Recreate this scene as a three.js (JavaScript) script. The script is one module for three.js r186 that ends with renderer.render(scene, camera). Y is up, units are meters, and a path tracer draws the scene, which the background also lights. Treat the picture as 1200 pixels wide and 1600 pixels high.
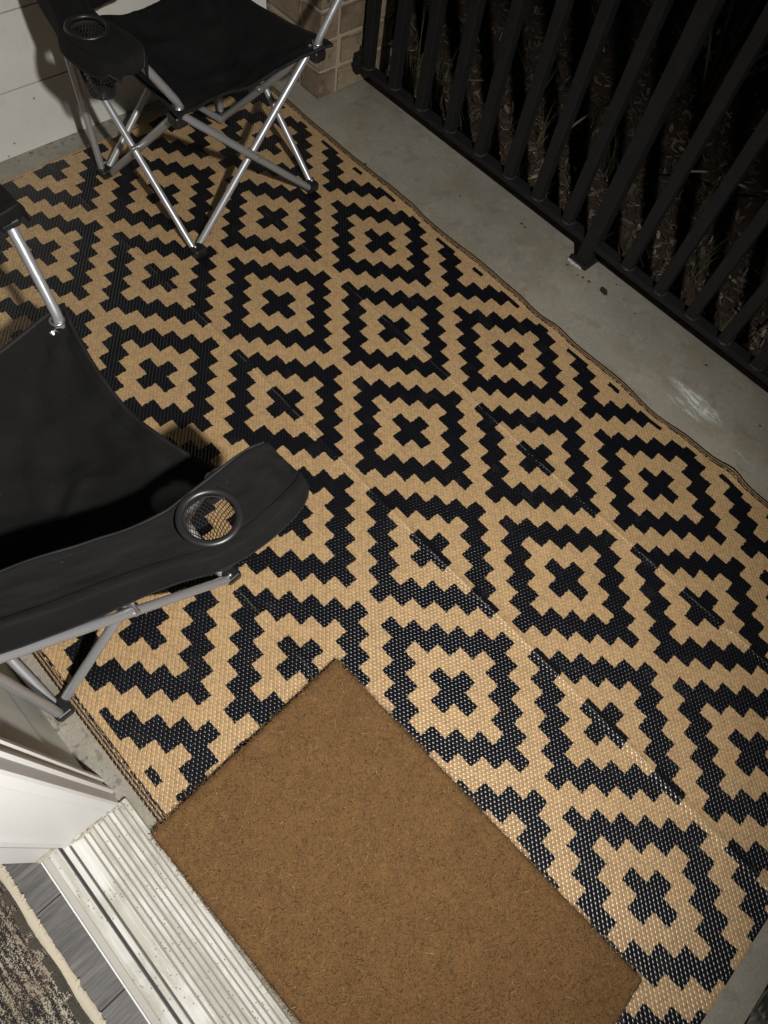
import * as THREE from 'three';
import { mergeGeometries, mergeVertices, toCreasedNormals } from 'three/addons/utils/BufferGeometryUtils.js';
import { RoundedBoxGeometry } from 'three/addons/geometries/RoundedBoxGeometry.js';
import { Brush, Evaluator, SUBTRACTION } from 'three-bvh-csg';

// ---------------------------------------------------------------- camera, night sky, exposure
const U = 0.0265;                                   // one woven step of the rug pattern, in metres
const scene = new THREE.Scene();
const camera = new THREE.PerspectiveCamera(74.62, 768 / 1024, 0.02, 200);
camera.position.set(47.421 * U, 50.778 * U, 50.836 * U);
camera.up.set(-0.68644, 0.44874, -0.57222);
camera.lookAt(camera.position.clone().add(new THREE.Vector3(-0.25473, -0.88542, -0.38878)));
const renderer = new THREE.WebGLRenderer({ antialias: true });
renderer.toneMapping = THREE.LinearToneMapping;
renderer.toneMappingExposure = 1.0;
renderer.shadowMap.enabled = true;

{ // an almost black overcast night sky
  const w = 64, h = 32, d = new Float32Array(w * h * 4);
  for (let i = 0; i < w * h; i++) { d[4 * i] = 0.0032; d[4 * i + 1] = 0.0035; d[4 * i + 2] = 0.0042; d[4 * i + 3] = 1; }
  const t = new THREE.DataTexture(d, w, h, THREE.RGBAFormat, THREE.FloatType);
  t.mapping = THREE.EquirectangularReflectionMapping; t.magFilter = THREE.LinearFilter; t.needsUpdate = true;
  scene.background = t; scene.environment = t;
}
// the porch flood lamp on the end wall beside the door: its light (the fixture is built near the end)
const LAMP = new THREE.Vector3(71 * U, 70 * U, 49 * U), LAMP_AIM = new THREE.Vector3(21 * U, 0, 37 * U);
const lampLight = new THREE.SpotLight(0xfffaf3, 20, 0, 0.8, 1, 2);
lampLight.name = 'flood_lamp_light';
lampLight.castShadow = true; lampLight.shadow.radius = 1.5; lampLight.shadow.mapSize.set(2048, 2048);

// ---------------------------------------------------------------- helpers
let seed = 20231;
function rnd() { seed = (seed + 0x6D2B79F5) | 0; let t = Math.imul(seed ^ (seed >>> 15), 1 | seed); t = (t + Math.imul(t ^ (t >>> 7), 61 | t)) ^ t; return ((t ^ (t >>> 14)) >>> 0) / 4294967296; }
const rr = (a, b) => a + (b - a) * rnd();
const clamp = (x, a = 0, b = 1) => Math.min(b, Math.max(a, x));
const sst = (a, b, x) => { const t = clamp((x - a) / (b - a)); return t * t * (3 - 2 * t); };
function hash(i, j, k = 0) { let h = Math.imul(i, 374761393) + Math.imul(j, 668265263) + Math.imul(k, 974634677) | 0; h = Math.imul(h ^ (h >>> 13), 1274126177); return ((h ^ (h >>> 16)) >>> 0) / 4294967296; }
function vn(x, y, k = 0) { const i = Math.floor(x), j = Math.floor(y); let fx = x - i, fy = y - j; fx = fx * fx * (3 - 2 * fx); fy = fy * fy * (3 - 2 * fy);
  const a = hash(i, j, k), b = hash(i + 1, j, k), c = hash(i, j + 1, k), d = hash(i + 1, j + 1, k); return a + (b - a) * fx + (c - a + (a - b - c + d) * fx) * fy; }
function fbm(x, y, o = 4, k = 0) { let s = 0, a = 0.5, n = 0; for (let q = 0; q < o; q++) { s += a * vn(x, y, k + q * 17); n += a; x = x * 2.03 + 3.1; y = y * 2.03 + 7.7; a *= 0.5; } return s / n; }
const V = (x, y, z) => new THREE.Vector3(x * U, y * U, z * U);        // pattern steps -> metres
function tex(w, h, fn, srgb = false, repeat = true) {                  // fn(px, py) -> [r,g,b] 0..1 or a number
  const d = new Uint8Array(w * h * 4);
  for (let y = 0; y < h; y++) for (let x = 0; x < w; x++) { const c = fn(x, y), o = 4 * (y * w + x);
    if (typeof c === 'number') d[o] = d[o + 1] = d[o + 2] = 255 * clamp(c); else { d[o] = 255 * clamp(c[0]); d[o + 1] = 255 * clamp(c[1]); d[o + 2] = 255 * clamp(c[2]); } d[o + 3] = 255; }
  const t = new THREE.DataTexture(d, w, h, THREE.RGBAFormat); t.magFilter = THREE.LinearFilter; t.minFilter = THREE.LinearMipmapLinearFilter; t.generateMipmaps = true;
  if (repeat) t.wrapS = t.wrapT = THREE.RepeatWrapping; if (srgb) t.colorSpace = THREE.SRGBColorSpace; t.needsUpdate = true; return t;
}
const mix3 = (a, b, t) => [a[0] + (b[0] - a[0]) * t, a[1] + (b[1] - a[1]) * t, a[2] + (b[2] - a[2]) * t];
const taken = {};
function nm(n) { const k = taken[n] = (taken[n] ?? -1) + 1; return k ? `${n}_${String(k).padStart(3, '0')}` : n; }
function mesh(name, geo, mat, parent) { const m = new THREE.Mesh(geo, mat); m.name = parent ? name : nm(name); m.castShadow = m.receiveShadow = true; (parent || scene).add(m); return m; }
function thing(name, label, category, group) { const g = new THREE.Group(); g.name = nm(name); g.userData = { label, category }; if (group) g.userData.group = group; scene.add(g); return g; }
function tag(o, label, category, group) { o.userData.label = label; o.userData.category = category; if (group) o.userData.group = group; return o; }
function setting(o, label, category) { o.userData.kind = 'structure'; o.userData.label = label; o.userData.category = category; return o; }
function box(x0, x1, y0, y1, z0, z1, r = 0) { // in steps
  const w = (x1 - x0) * U, h = (y1 - y0) * U, d = (z1 - z0) * U;
  const g = r ? new RoundedBoxGeometry(w, h, d, 1, Math.min(r * U, w / 2.1, h / 2.1, d / 2.1)) : new THREE.BoxGeometry(w, h, d);
  g.translate((x0 + x1) / 2 * U, (y0 + y1) / 2 * U, (z0 + z1) / 2 * U); return g;
}
function uvBox(g, s = 1) { // box-projected uv in metres
  const p = g.attributes.position, n = g.attributes.normal, uv = new Float32Array(p.count * 2);
  for (let i = 0; i < p.count; i++) { const ax = Math.abs(n.getX(i)), ay = Math.abs(n.getY(i)), az = Math.abs(n.getZ(i)); let a, b;
    if (ay >= ax && ay >= az) { a = p.getX(i); b = p.getZ(i); } else if (ax >= az) { a = p.getZ(i); b = p.getY(i); } else { a = p.getX(i); b = p.getY(i); }
    uv[2 * i] = a * s; uv[2 * i + 1] = b * s; }
  g.setAttribute('uv', new THREE.BufferAttribute(uv, 2)); return g;
}
function tube(pts, r, seg = 10, n = 0) { // smooth tube through points (steps), closed ends
  const c = pts.length === 2 ? new THREE.LineCurve3(V(...pts[0]), V(...pts[1])) : new THREE.CatmullRomCurve3(pts.map(q => V(...q)), false, 'catmullrom', 0.35);
  const ns = n || (pts.length === 2 ? 1 : pts.length * 5);
  const g = new THREE.TubeGeometry(c, ns, r * U, seg, false);
  const caps = [0, 1].map(t => { const cg = new THREE.CircleGeometry(r * U, seg); const dir = c.getTangentAt(t).multiplyScalar(t ? 1 : -1); cg.applyQuaternion(new THREE.Quaternion().setFromUnitVectors(new THREE.Vector3(0, 0, 1), dir)); const q = c.getPointAt(t); cg.translate(q.x, q.y, q.z); return cg; });
  return mergeGeometries([g, ...caps]);
}
function sheet(fn, nu, nv, th, uvs = [1, 1]) { // closed thin solid following fn(u,v) -> Vector3 (metres)
  const P = [], N = []; const at = (i, j) => P[j * (nu + 1) + i];
  for (let j = 0; j <= nv; j++) for (let i = 0; i <= nu; i++) P.push(fn(i / nu, j / nv));
  for (let j = 0; j <= nv; j++) for (let i = 0; i <= nu; i++) { const du = at(Math.min(nu, i + 1), j).clone().sub(at(Math.max(0, i - 1), j)), dv = at(i, Math.min(nv, j + 1)).clone().sub(at(i, Math.max(0, j - 1))); N.push(dv.cross(du).normalize()); }
  const pos = [], uv = [], idx = [], n1 = P.length;
  for (const s of [0.5, -0.5]) P.forEach((p, k) => { pos.push(p.x + N[k].x * th * s, p.y + N[k].y * th * s, p.z + N[k].z * th * s); uv.push((k % (nu + 1)) / nu * uvs[0], Math.floor(k / (nu + 1)) / nv * uvs[1]); });
  const id = (i, j, b) => b * n1 + j * (nu + 1) + i;
  for (let j = 0; j < nv; j++) for (let i = 0; i < nu; i++) { const a = id(i, j, 0), b = id(i + 1, j, 0), c = id(i + 1, j + 1, 0), d = id(i, j + 1, 0); idx.push(a, d, b, b, d, c); const e = a + n1, f = b + n1, g = c + n1, h = d + n1; idx.push(e, f, h, f, g, h); }
  for (let i = 0; i < nu; i++) { let a = id(i, 0, 0), b = id(i + 1, 0, 0); idx.push(a, b, a + n1, b, b + n1, a + n1); a = id(i, nv, 0); b = id(i + 1, nv, 0); idx.push(a, a + n1, b, b, a + n1, b + n1); }
  for (let j = 0; j < nv; j++) { let a = id(0, j, 0), b = id(0, j + 1, 0); idx.push(a, a + n1, b, b, a + n1, b + n1); a = id(nu, j, 0); b = id(nu, j + 1, 0); idx.push(a, b, a + n1, b, b + n1, a + n1); }
  const g = new THREE.BufferGeometry(); g.setAttribute('position', new THREE.Float32BufferAttribute(pos, 3)); g.setAttribute('uv', new THREE.Float32BufferAttribute(uv, 2)); g.setIndex(idx); g.computeVertexNormals(); return g;
}
const std = (o) => new THREE.MeshStandardMaterial({ side: THREE.DoubleSide, ...o });
const lin = (r, g, b) => new THREE.Color().setRGB(r, g, b);

// ---------------------------------------------------------------- materials shared by several things
const paintBump = tex(256, 256, (x, y) => 0.5 + 0.5 * (fbm(x / 9, y / 9, 3, 5) - 0.5));
const whitePaint = std({ color: lin(0.74, 0.75, 0.75), roughness: 0.42, bumpMap: paintBump, bumpScale: 0.0002 });
const steelBump = tex(128, 128, (x, y) => fbm(x / 6, y / 6, 3, 9));
const railMetal = new THREE.MeshPhysicalMaterial({ side: THREE.DoubleSide, color: lin(0.016, 0.016, 0.017), roughness: 0.6, specularIntensity: 0.5, bumpMap: steelBump, bumpScale: 0.0008,
  map: tex(256, 256, (x, y) => { const d = fbm(x / 20, y / 20, 4, 31), s = sst(0.6, 0.75, fbm(x / 5, y / 5, 3, 77)); return mix3([1, 1, 1].map(v => 0.62 + 0.3 * d), [2.2, 2.1, 2.0].map(v => v * 0.45), s); }) });
const mortar = std({ color: lin(0.36, 0.31, 0.24), roughness: 0.95, bumpMap: steelBump, bumpScale: 0.003 });

// ---------------------------------------------------------------- ground, slab and building shell
const SX0 = -25, SX1 = 75.1, SZ0 = -12.8, SZ1 = 58.2;   // slab in steps
{
  const w = 2048, h = Math.round(2048 * (SZ1 - SZ0) / (SX1 - SX0));
  const map = tex(w, h, (px, py) => {
    const X = SX0 + (px + 0.5) / w * (SX1 - SX0), Z = SZ0 + (py + 0.5) / h * (SZ1 - SZ0);
    const big = fbm(X / 9, Z / 9, 4, 1), med = fbm(X / 2.2, Z / 2.2, 4, 2), fine = hash(px, py, 3), mid = vn(px / 3, py / 3, 6);
    let c = [0.585, 0.568, 0.522]; const m = 0.84 + 0.16 * big + 0.10 * (med - 0.5) + 0.10 * (fine - 0.5) + 0.07 * (mid - 0.5);
    c = c.map(v => v * m);
    c = mix3(c, [0.46, 0.42, 0.33], 0.35 * sst(0.45, 0.85, fbm(X / 4 + 40, Z / 4, 4, 8)));           // brown water stains
    c = mix3(c, [0.30, 0.28, 0.24], 0.16 * sst(0.62, 0.8, fbm(X / 1.3, Z / 1.3, 3, 11)));            // small dark blotches
    c = mix3(c, [0.74, 0.72, 0.67], 0.12 * sst(0.6, 0.8, fbm(X / 0.9 + 9, Z / 0.9, 3, 14)));
    if (hash(px, py, 55) > 0.9965) c = mix3(c, [0.2, 0.18, 0.15], 0.75); if (hash(px, py, 56) > 0.998) c = mix3(c, [0.8, 0.79, 0.75], 0.6);
    // dirt crumbs caught along the foot of the walls
    const dw = Math.min(X + 23.1, (X < 37.6 ? 57.5 : 99) - Z); if (dw < 1.1) c = mix3(c, [0.2, 0.17, 0.13], 0.45 * sst(0.58, 0.75, fbm(X * 2.3, Z * 2.3, 3, 21)) * (dw < 0.5 ? 1 : 0.6));
    // scribble of pale chalk
    const cx = X - 43.8, cz = Z + 4.1, ca = 0.1, a = cx * Math.cos(ca) + cz * Math.sin(ca), b = -cx * Math.sin(ca) + cz * Math.cos(ca);
    const body = sst(1, 0.35, Math.hypot(a / 4.3, (b + 0.1) / (1.25 + 0.1 * a))), tail = sst(1, 0.3, Math.hypot((a + 0.3) / 3.4, (b - 1.5) / 0.7)) * 0.6;
    const streak = sst(0.38, 0.7, vn(a * 1.3, b * 6, 33) * 0.5 + vn(a * 4, b * 9, 34) * 0.3 + vn(a * 12, b * 16, 35) * 0.2), far = sst(0.16, 0.05, Math.abs(b - 1.0 - 0.1 * Math.sin(a))) * (a > 3 && a < 9.5 ? 0.35 : 0);
    c = mix3(c, [0.86, 0.9, 0.9], clamp(Math.max(body * (0.25 + 0.75 * streak), tail * streak, far * streak)) * 0.85);
    return c;
  }, true, false);
  const bump = tex(512, 512, (x, y) => 0.6 * fbm(x / 14, y / 14, 4, 3) + 0.4 * hash(x, y, 7));
  bump.repeat.set(5, 3.5);
  const nx = 100, nz = 70; const g = new THREE.PlaneGeometry((SX1 - SX0) * U, (SZ1 - SZ0) * U, nx, nz); g.rotateX(-Math.PI / 2);
  const uv = g.attributes.uv; for (let i = 0; i < uv.count; i++) uv.setY(i, 1 - uv.getY(i));
  g.translate((SX0 + SX1) / 2 * U, 0, (SZ0 + SZ1) / 2 * U);
  const p = g.attributes.position; for (let i = 0; i < p.count; i++) p.setY(i, 0.0016 * (fbm(p.getX(i) * 4, p.getZ(i) * 4, 3, 90) - 0.8)); g.computeVertexNormals();
  const slab = mesh('porch_slab', g, std({ map, bumpMap: bump, bumpScale: 0.0006, roughness: 0.78 }));
  setting(slab, 'stained grey concrete porch slab under the rug and chairs', 'porch floor');
  mesh('slab_edge', box(SX0, SX1, -5, -0.12, SZ0, SZ1), std({ color: lin(0.26, 0.24, 0.2), roughness: 0.9 }), slab);
}
const groundMap = tex(1024, 1024, (x, y) => { const a = fbm(x / 60, y / 60, 4, 41), b = fbm(x / 7, y / 7, 3, 42), s = fbm(x / 2.4, y / 9, 2, 43); return mix3(mix3([0.17, 0.13, 0.10], [0.30, 0.23, 0.17], b), [0.12, 0.10, 0.09], 0.7 * sst(0.45, 0.65, a) * s); }, true);
groundMap.repeat.set(1 / 1.2, 1 / 1.2);
{
  const g = new THREE.PlaneGeometry(120, 120, 240, 240); g.rotateX(-Math.PI / 2);
  const p = g.attributes.position, uv = g.attributes.uv;
  for (let i = 0; i < p.count; i++) { p.setY(i, -2.6 * U + 0.0 * U); uv.setXY(i, p.getX(i), p.getZ(i)); }
  const inner = new THREE.PlaneGeometry(3.6, 2.6, 150, 110); inner.rotateX(-Math.PI / 2); inner.translate(0.75, 0, SZ0 * U - 1.3);
  const ip = inner.attributes.position, iu = inner.attributes.uv; for (let i = 0; i < ip.count; i++) { const x = ip.getX(i), z = ip.getZ(i); ip.setY(i, -2.2 * U + 0.03 * (fbm(x * 5, z * 5, 4, 61) - 0.5) + 0.012 * (fbm(x * 24, z * 24, 3, 62) - 0.5)); iu.setXY(i, x, z); } inner.computeVertexNormals();
  const m = std({ map: groundMap, roughness: 0.95, bumpMap: groundMap, bumpScale: 0.006 });
  setting(mesh('ground', g, m), 'dark bare earth around the porch', 'ground');
  setting(mesh('mulch_bed', inner, m), 'dark mulch bed beyond the metal railing', 'ground');
}
{ // house shell, lap siding, ceiling, indoor room
  const siding = std({ color: lin(0.60, 0.60, 0.57), roughness: 0.6, bumpMap: paintBump, bumpScale: 0.0004,
    map: tex(512, 512, (x, y) => { const s = 0.95 + 0.05 * fbm(x / 40, y / 40, 3, 70); let c = [s, s, s * 0.99]; if (hash(Math.floor(x / 2), Math.floor(y / 2), 71) > 0.9994) c = [0.35, 0.33, 0.3]; return mix3(c, [0.72, 0.68, 0.6], 0.08 * sst(0.6, 0.85, fbm(x / 12, y / 14, 3, 72))); }, true) });
  const under = std({ color: lin(0.1, 0.095, 0.09), roughness: 0.9 });
  const far = thing('siding_wall', 'white lap siding wall behind the camp chair at the rug\'s end', 'wall');
  mesh('sheathing', box(-27, -23.55, -0.4, 99, -3.2, 62), under, far);
  function board(x, h0, h1, z0, z1, parent, axis) { // leaning lap board
    const s = new THREE.Shape(); const lift = 0.36, top = 0.3;
    s.moveTo(0, 0); s.lineTo(lift, 0); s.lineTo(lift, 0.05); s.lineTo(top, h1 - h0); s.lineTo(0, h1 - h0); s.closePath();
    const g = new THREE.ExtrudeGeometry(s, { depth: z1 - z0, bevelEnabled: false }); g.scale(U, U, U);
    if (axis === 'x') { g.rotateY(0); g.translate(x * U, h0 * U, z0 * U); }
    return mesh('siding_board', uvBox(g), siding, parent);
  }
  for (let k = 0; k < 15; k++) { const h0 = -0.25 + k * 6.52; board(-23.5, h0, h0 + 6.35, -3.0, 57.4, far, 'x'); }
  // house wall with the doorway (faces the railing)
  const hw = thing('house_wall', 'pale siding wall of the house beside the doorway', 'wall');
  const ZW = 57.9;
  mesh('sheathing', box(-23.2, 35.0, -4, 98, ZW + 0.4, 62.4), under, hw); mesh('sheathing', box(74.6, 90, -4, 98, ZW + 0.4, 62.4), under, hw); mesh('sheathing', box(35.0, 74.6, 81, 98, ZW + 0.4, 62.4), under, hw);
  function wboard(x0, x1, h0, h1) { const s = new THREE.Shape(); s.moveTo(0, 0); s.lineTo(-0.42, 0); s.lineTo(-0.42, 0.05); s.lineTo(-0.12, h1 - h0); s.lineTo(0, h1 - h0); s.closePath();
    const g = new THREE.ExtrudeGeometry(s, { depth: x1 - x0, bevelEnabled: false }); g.rotateY(-Math.PI / 2); // depth -> -x, shape x -> z
    g.scale(U, U, U); g.translate(x1 * U, h0 * U, (ZW + 0.35) * U); return mesh('siding_board', uvBox(g), siding, hw); }
  for (let k = 0; k < 15; k++) { const h0 = -0.1 + k * 6.52; if (h0 > 80) wboard(-22.6, 75, h0, h0 + 6.5); else { wboard(-22.6, 34.9, h0, h0 + 6.5); wboard(74.7, 75.1, h0, h0 + 6.5); } }
  // porch ceiling
  setting(mesh('porch_ceiling', box(-27, 80, 98.2, 101, -16, 62), whitePaint), 'white boarded ceiling over the porch', 'ceiling');
  // indoor room behind the doorway
  const plaster = std({ color: lin(0.62, 0.6, 0.56), roughness: 0.85 });
  setting(mesh('room_wall', mergeGeometries([box(-10, -6, -2, 98, 62.5, 200), box(110, 114, -2, 98, 62.5, 200), box(-10, 114, -2, 98, 200.1, 204)]), plaster), 'plain walls of the room inside the doorway', 'wall');
  setting(mesh('room_ceiling', box(-10, 114, 98.2, 101, 62.5, 204), plaster), 'plain ceiling of the room inside the doorway', 'ceiling');
}
{ // brick pillar at the corner of the porch: every brick its own piece
  const pil = thing('brick_pillar', 'tan brown brick pillar where the railing meets the siding wall', 'pillar');
  const X0 = -23.0, X1 = -13.1, Z1 = -3.75, Z0 = -15.5, H = 3.22, J = 0.42;
  mesh('mortar_core', uvBox(box(X0 + 0.2, X1 - 0.22, -1, 98, Z0 + 0.2, Z1 - 0.22)), mortar, pil);
  const bb = tex(256, 256, (x, y) => 0.6 * fbm(x / 12, y / 12, 4, 81) + 0.4 * hash(x, y, 82));
  const tones = [[0.30, 0.235, 0.155], [0.24, 0.182, 0.12], [0.34, 0.275, 0.185], [0.2, 0.15, 0.1], [0.27, 0.2, 0.135]];
  const mats = tones.map((t, i) => std({ color: lin(...t), roughness: 0.92, bumpMap: bb, bumpScale: 0.005, map: tex(128, 128, (x, y) => { const v = 0.62 + 0.75 * (fbm(x / 14 + i * 9, y / 10, 4, 85) - 0.25) + 0.16 * (hash(x, y, 86) - 0.5); return mix3(mix3([v, v, v], [0.3, 0.27, 0.24], 0.6 * sst(0.6, 0.72, fbm(x / 8, y / 6, 3, 88 + i))), [1, 0.97, 0.92], 0.6 * sst(0.6, 0.7, fbm(x / 6, y / 5, 3, 87 + i))); }) }));
  for (let k = 0; k < 30; k++) {
    const y0 = 0.12 + k * H, y1 = y0 + H - J, odd = k % 2;
    const cuts = (a, b, first, len) => { const out = []; let p = a, l = first; while (p < b - 0.6) { out.push([p, Math.min(p + l, b)]); p += l + J; l = len; } return out; };
    const jit = () => rr(-0.06, 0.06);
    for (const [a, b] of cuts(-X1, -X0, odd ? 7.2 : 3.3, 7.2)) mesh('brick', uvBox(box(-b, -a + (a === -X1 ? 0 : 0), y0 + jit(), y1 + jit(), Z1 - 2.6, Z1 + jit() * 0.7, 0.14)).translate(0, 0, 0), mats[Math.floor(rnd() * 5)], pil);
    for (const [a, b] of cuts(-Z1 + (odd ? 3.3 - 0.0 : 0) + (odd ? 0 : 0), -Z0, odd ? 7.2 : 7.2, 7.2)) { if (!odd && a === -Z1) { mesh('brick', uvBox(box(X1 - 2.6, X1 + 0.05 + jit() * 0.5, y0 + jit(), y1 + jit(), -b, -a - 2.6 - J, 0.14)), mats[Math.floor(rnd() * 5)], pil); continue; }
      mesh('brick', uvBox(box(X1 - 2.6, X1 + 0.05 + jit() * 0.5, y0 + jit(), y1 + jit(), -b, -a + (odd && a < -Z1 + 3.4 ? 0.0 : 0), 0.14)), mats[Math.floor(rnd() * 5)], pil); }
  }
  // white corner board between siding and brick
  tag(mesh('corner_board', box(-23.3, -22.4, 0.1, 98, -3.55, -0.6, 0.08), whitePaint), 'white corner board between lap siding and brick pillar', 'trim board');
}
{ // rough stone wall closing the porch by the foot of the rug
  const g = new THREE.PlaneGeometry(75 * U, 98 * U, 220, 260); g.rotateY(-Math.PI / 2); g.translate(75.5 * U, 48.6 * U, 21 * U);
  const p = g.attributes.position; for (let i = 0; i < p.count; i++) { const y = p.getY(i), z = p.getZ(i); p.setX(i, 75.6 * U - 0.016 * fbm(y * 18, z * 18, 4, 95) ); } g.computeVertexNormals();
  const uv = g.attributes.uv; for (let i = 0; i < p.count; i++) uv.setXY(i, p.getZ(i), p.getY(i));
  const rough = tex(512, 512, (x, y) => { const a = fbm(x / 22, y / 22, 4, 96), b = fbm(x / 5, y / 5, 3, 97); return mix3(mix3([0.36, 0.36, 0.34], [0.62, 0.62, 0.6], sst(0.4, 0.65, a)), [0.8, 0.8, 0.78], 0.7 * sst(0.58, 0.7, b)); }, true);
  const w = thing('stucco_wall', 'rough grey stucco wall at the end of the rug near the doormat', 'wall');
  mesh('wall_face', g, std({ map: rough, bumpMap: rough, bumpScale: 0.006, roughness: 0.95 }), w); mesh('wall_core', box(75.8, 79, -4, 98, -16.5, 58.4), mortar, w);
}

// ---------------------------------------------------------------- doorway: frame, threshold, indoor floor and rug
{
  const fr = thing('door_frame', 'glossy white door frame with brickmould trim at the threshold', 'door frame');
  const prof = [[35.0, 57.95], [35.0, 57.28], [35.35, 57.22], [35.5, 57.4], [35.75, 57.4], [35.9, 57.22], [36.35, 57.12], [36.5, 57.28], [37.3, 57.28], [37.42, 57.4], [37.42, 57.95]];
  function post(mirror) {
    const m = mirror ? (x) => 109.6 - x : (x) => x;
    const s = new THREE.Shape(); prof.forEach(([x, z], i) => i ? s.lineTo(m(x), z) : s.moveTo(m(x), z)); s.closePath();
    const g = new THREE.ExtrudeGeometry(s, { depth: 81, bevelEnabled: false }); g.rotateX(Math.PI / 2); g.scale(U, U, U); g.translate(0, 81.05 * U, 0); return toCreasedNormals(g, 0.5);
  }
  const jambShape = (mirror) => { const m = mirror ? (x) => 109.6 - x : (x) => x; // stop proud, rabbet set back
    const pts = [[35.1, 58.0], [37.36, 58.0], [37.36, 60.55], [37.5, 60.7], [37.5, 61.0], [37.36, 61.08], [37.05, 61.12], [36.95, 61.3], [36.95, 62.75], [35.1, 62.75]];
    const s = new THREE.Shape(); pts.forEach(([x, z], i) => i ? s.lineTo(m(x), z) : s.moveTo(m(x), z)); s.closePath();
    const g = new THREE.ExtrudeGeometry(s, { depth: 80.6, bevelEnabled: false }); g.rotateX(Math.PI / 2); g.scale(U, U, U); g.translate(0, 81.2 * U, 0); return toCreasedNormals(g, 0.5); };
  for (const mir of [false, true]) { mesh('brickmould', uvBox(post(mir)), whitePaint, fr); mesh('jamb', uvBox(jambShape(mir)), whitePaint, fr);
    mesh('weatherstrip', box(mir ? 72.45 : 36.97, mir ? 72.63 : 37.15, 1.2, 80, 61.15, 61.45, 0.05), std({ color: lin(0.42, 0.42, 0.42), roughness: 0.7 }), fr); }
  mesh('head_jamb', box(37.0, 72.6, 79.6, 81.3, 58.0, 62.7), whitePaint, fr); mesh('brickmould', box(37.45, 72.15, 79.2, 81.1, 57.25, 57.95, 0.1), whitePaint, fr);
  // ragged caulk along the foot of the jamb
  const cg = []; for (let k = 0; k < 26; k++) { const z = 57.5 + k * 0.2; const q = new THREE.IcosahedronGeometry(rr(0.03, 0.1) * U, 1); q.scale(rr(0.8, 1.6), 0.7, rr(1, 2.4)); q.translate((37.45 + rr(-0.05, 0.12) - (z > 61 ? 0.4 : 0)) * U, (0.62 + (z - 57) * 0.14) * U, z * U); cg.push(q); }
  mesh('caulk_bead', mergeGeometries(cg), std({ color: lin(0.36, 0.33, 0.27), roughness: 0.8 }), fr);

  const th = thing('door_threshold', 'ribbed silver aluminium door threshold beside the doormat', 'threshold');
  const scuff = tex(1024, 512, (x, y) => { const a = fbm(x / 160, y / 14, 4, 101), b = fbm(x / 3, y / 3, 3, 102), d = fbm(x / 60, y / 60, 4, 103), sp = hash(Math.floor(x / 2), Math.floor(y / 2), 104); let c = mix3([0.80, 0.80, 0.785], [0.68, 0.675, 0.64], sst(0.3, 0.75, a)); c = mix3(c, [0.50, 0.475, 0.41], 0.32 * sst(0.4, 0.7, d) * (0.3 + 0.9 * b)); c = mix3(c, [0.9, 0.9, 0.88], 0.35 * sst(0.62, 0.7, fbm(x / 70, y / 1.5, 3, 106))); if (sp > 0.988 && d > 0.45) c = mix3(c, [0.22, 0.2, 0.16], 0.7); return c; }, true);
  scuff.repeat.set(1 / 0.9, 1 / 0.45);
  const alu = std({ map: scuff, metalness: 0.05, roughness: 0.66, bumpMap: steelBump, bumpScale: 0.0006 });
  const grime = std({ color: lin(0.27, 0.26, 0.225), roughness: 0.8 });
  const dark = std({ color: lin(0.02, 0.02, 0.02), roughness: 0.6 });
  const xs = [37.3, 72.3];
  const hz = z => 0.45 + (z - 57.05) * 0.15;                        // sloping deck
  const deck = new THREE.BufferGeometry(); {
    const prof = [[56.75, -0.1], [56.75, 0.2], [56.82, hz(56.82) - 0.13], [60.75, hz(60.75) - 0.13], [60.8, 0.2], [60.8, -0.1]]; const s = new THREE.Shape(); prof.forEach(([z, y], i) => i ? s.lineTo(z, y) : s.moveTo(z, y)); s.closePath();
    const g = new THREE.ExtrudeGeometry(s, { depth: xs[1] - xs[0], bevelEnabled: false }); g.rotateY(-Math.PI / 2); g.scale(U, U, U); g.translate(xs[1] * U, 0, 0); mesh('deck', uvBox(toCreasedNormals(g, 0.5)), grime, th); }
  const lands = [[56.77, 57.1]]; for (let k = 0; k < 8; k++) lands.push([57.15 + k * 0.345, 57.15 + k * 0.345 + 0.29]); lands.push([59.92, 60.74]);
  for (const [z0, z1] of lands) { const g = box(xs[0], xs[1], -0.09, 0.09, -(z1 - z0) / 2, (z1 - z0) / 2, 0.05); g.rotateX(-0.149); g.translate(0, (hz((z0 + z1) / 2) - 0.06) * U, (z0 + z1) / 2 * U); mesh('rib', uvBox(g), alu, th); }
  mesh('cap_strip', uvBox(box(xs[0] - 0.36, xs[1] + 0.1, 0.3, 1.22, 60.82, 61.18, 0.06)), alu, th);
  mesh('gap_seal', box(xs[0] - 0.36, xs[1] + 0.1, 0.3, 1.02, 61.19, 61.36), dark, th);
  mesh('cap_strip', uvBox(box(xs[0] - 0.36, xs[1] + 0.1, 0.3, 1.2, 61.37, 62.05, 0.06)), alu, th);
  mesh('inner_edge', uvBox(box(xs[0] - 0.36, xs[1] + 0.1, 0.3, 1.0, 62.06, 62.5, 0.05)), std({ color: lin(0.42, 0.41, 0.37), roughness: 0.7, bumpMap: steelBump, bumpScale: 0.002 }), th);
  mesh('paint_line', box(xs[0] - 0.3, xs[1] + 0.3, 0.3, 0.99, 62.51, 62.6), whitePaint, th);

  const FH = 0.85; // indoor floor height
  const fl = setting(mesh('indoor_floor', box(-6, 110, -2, FH - 0.12, 62.55, 200), dark), 'subfloor of the room inside the doorway', 'floor');
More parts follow.
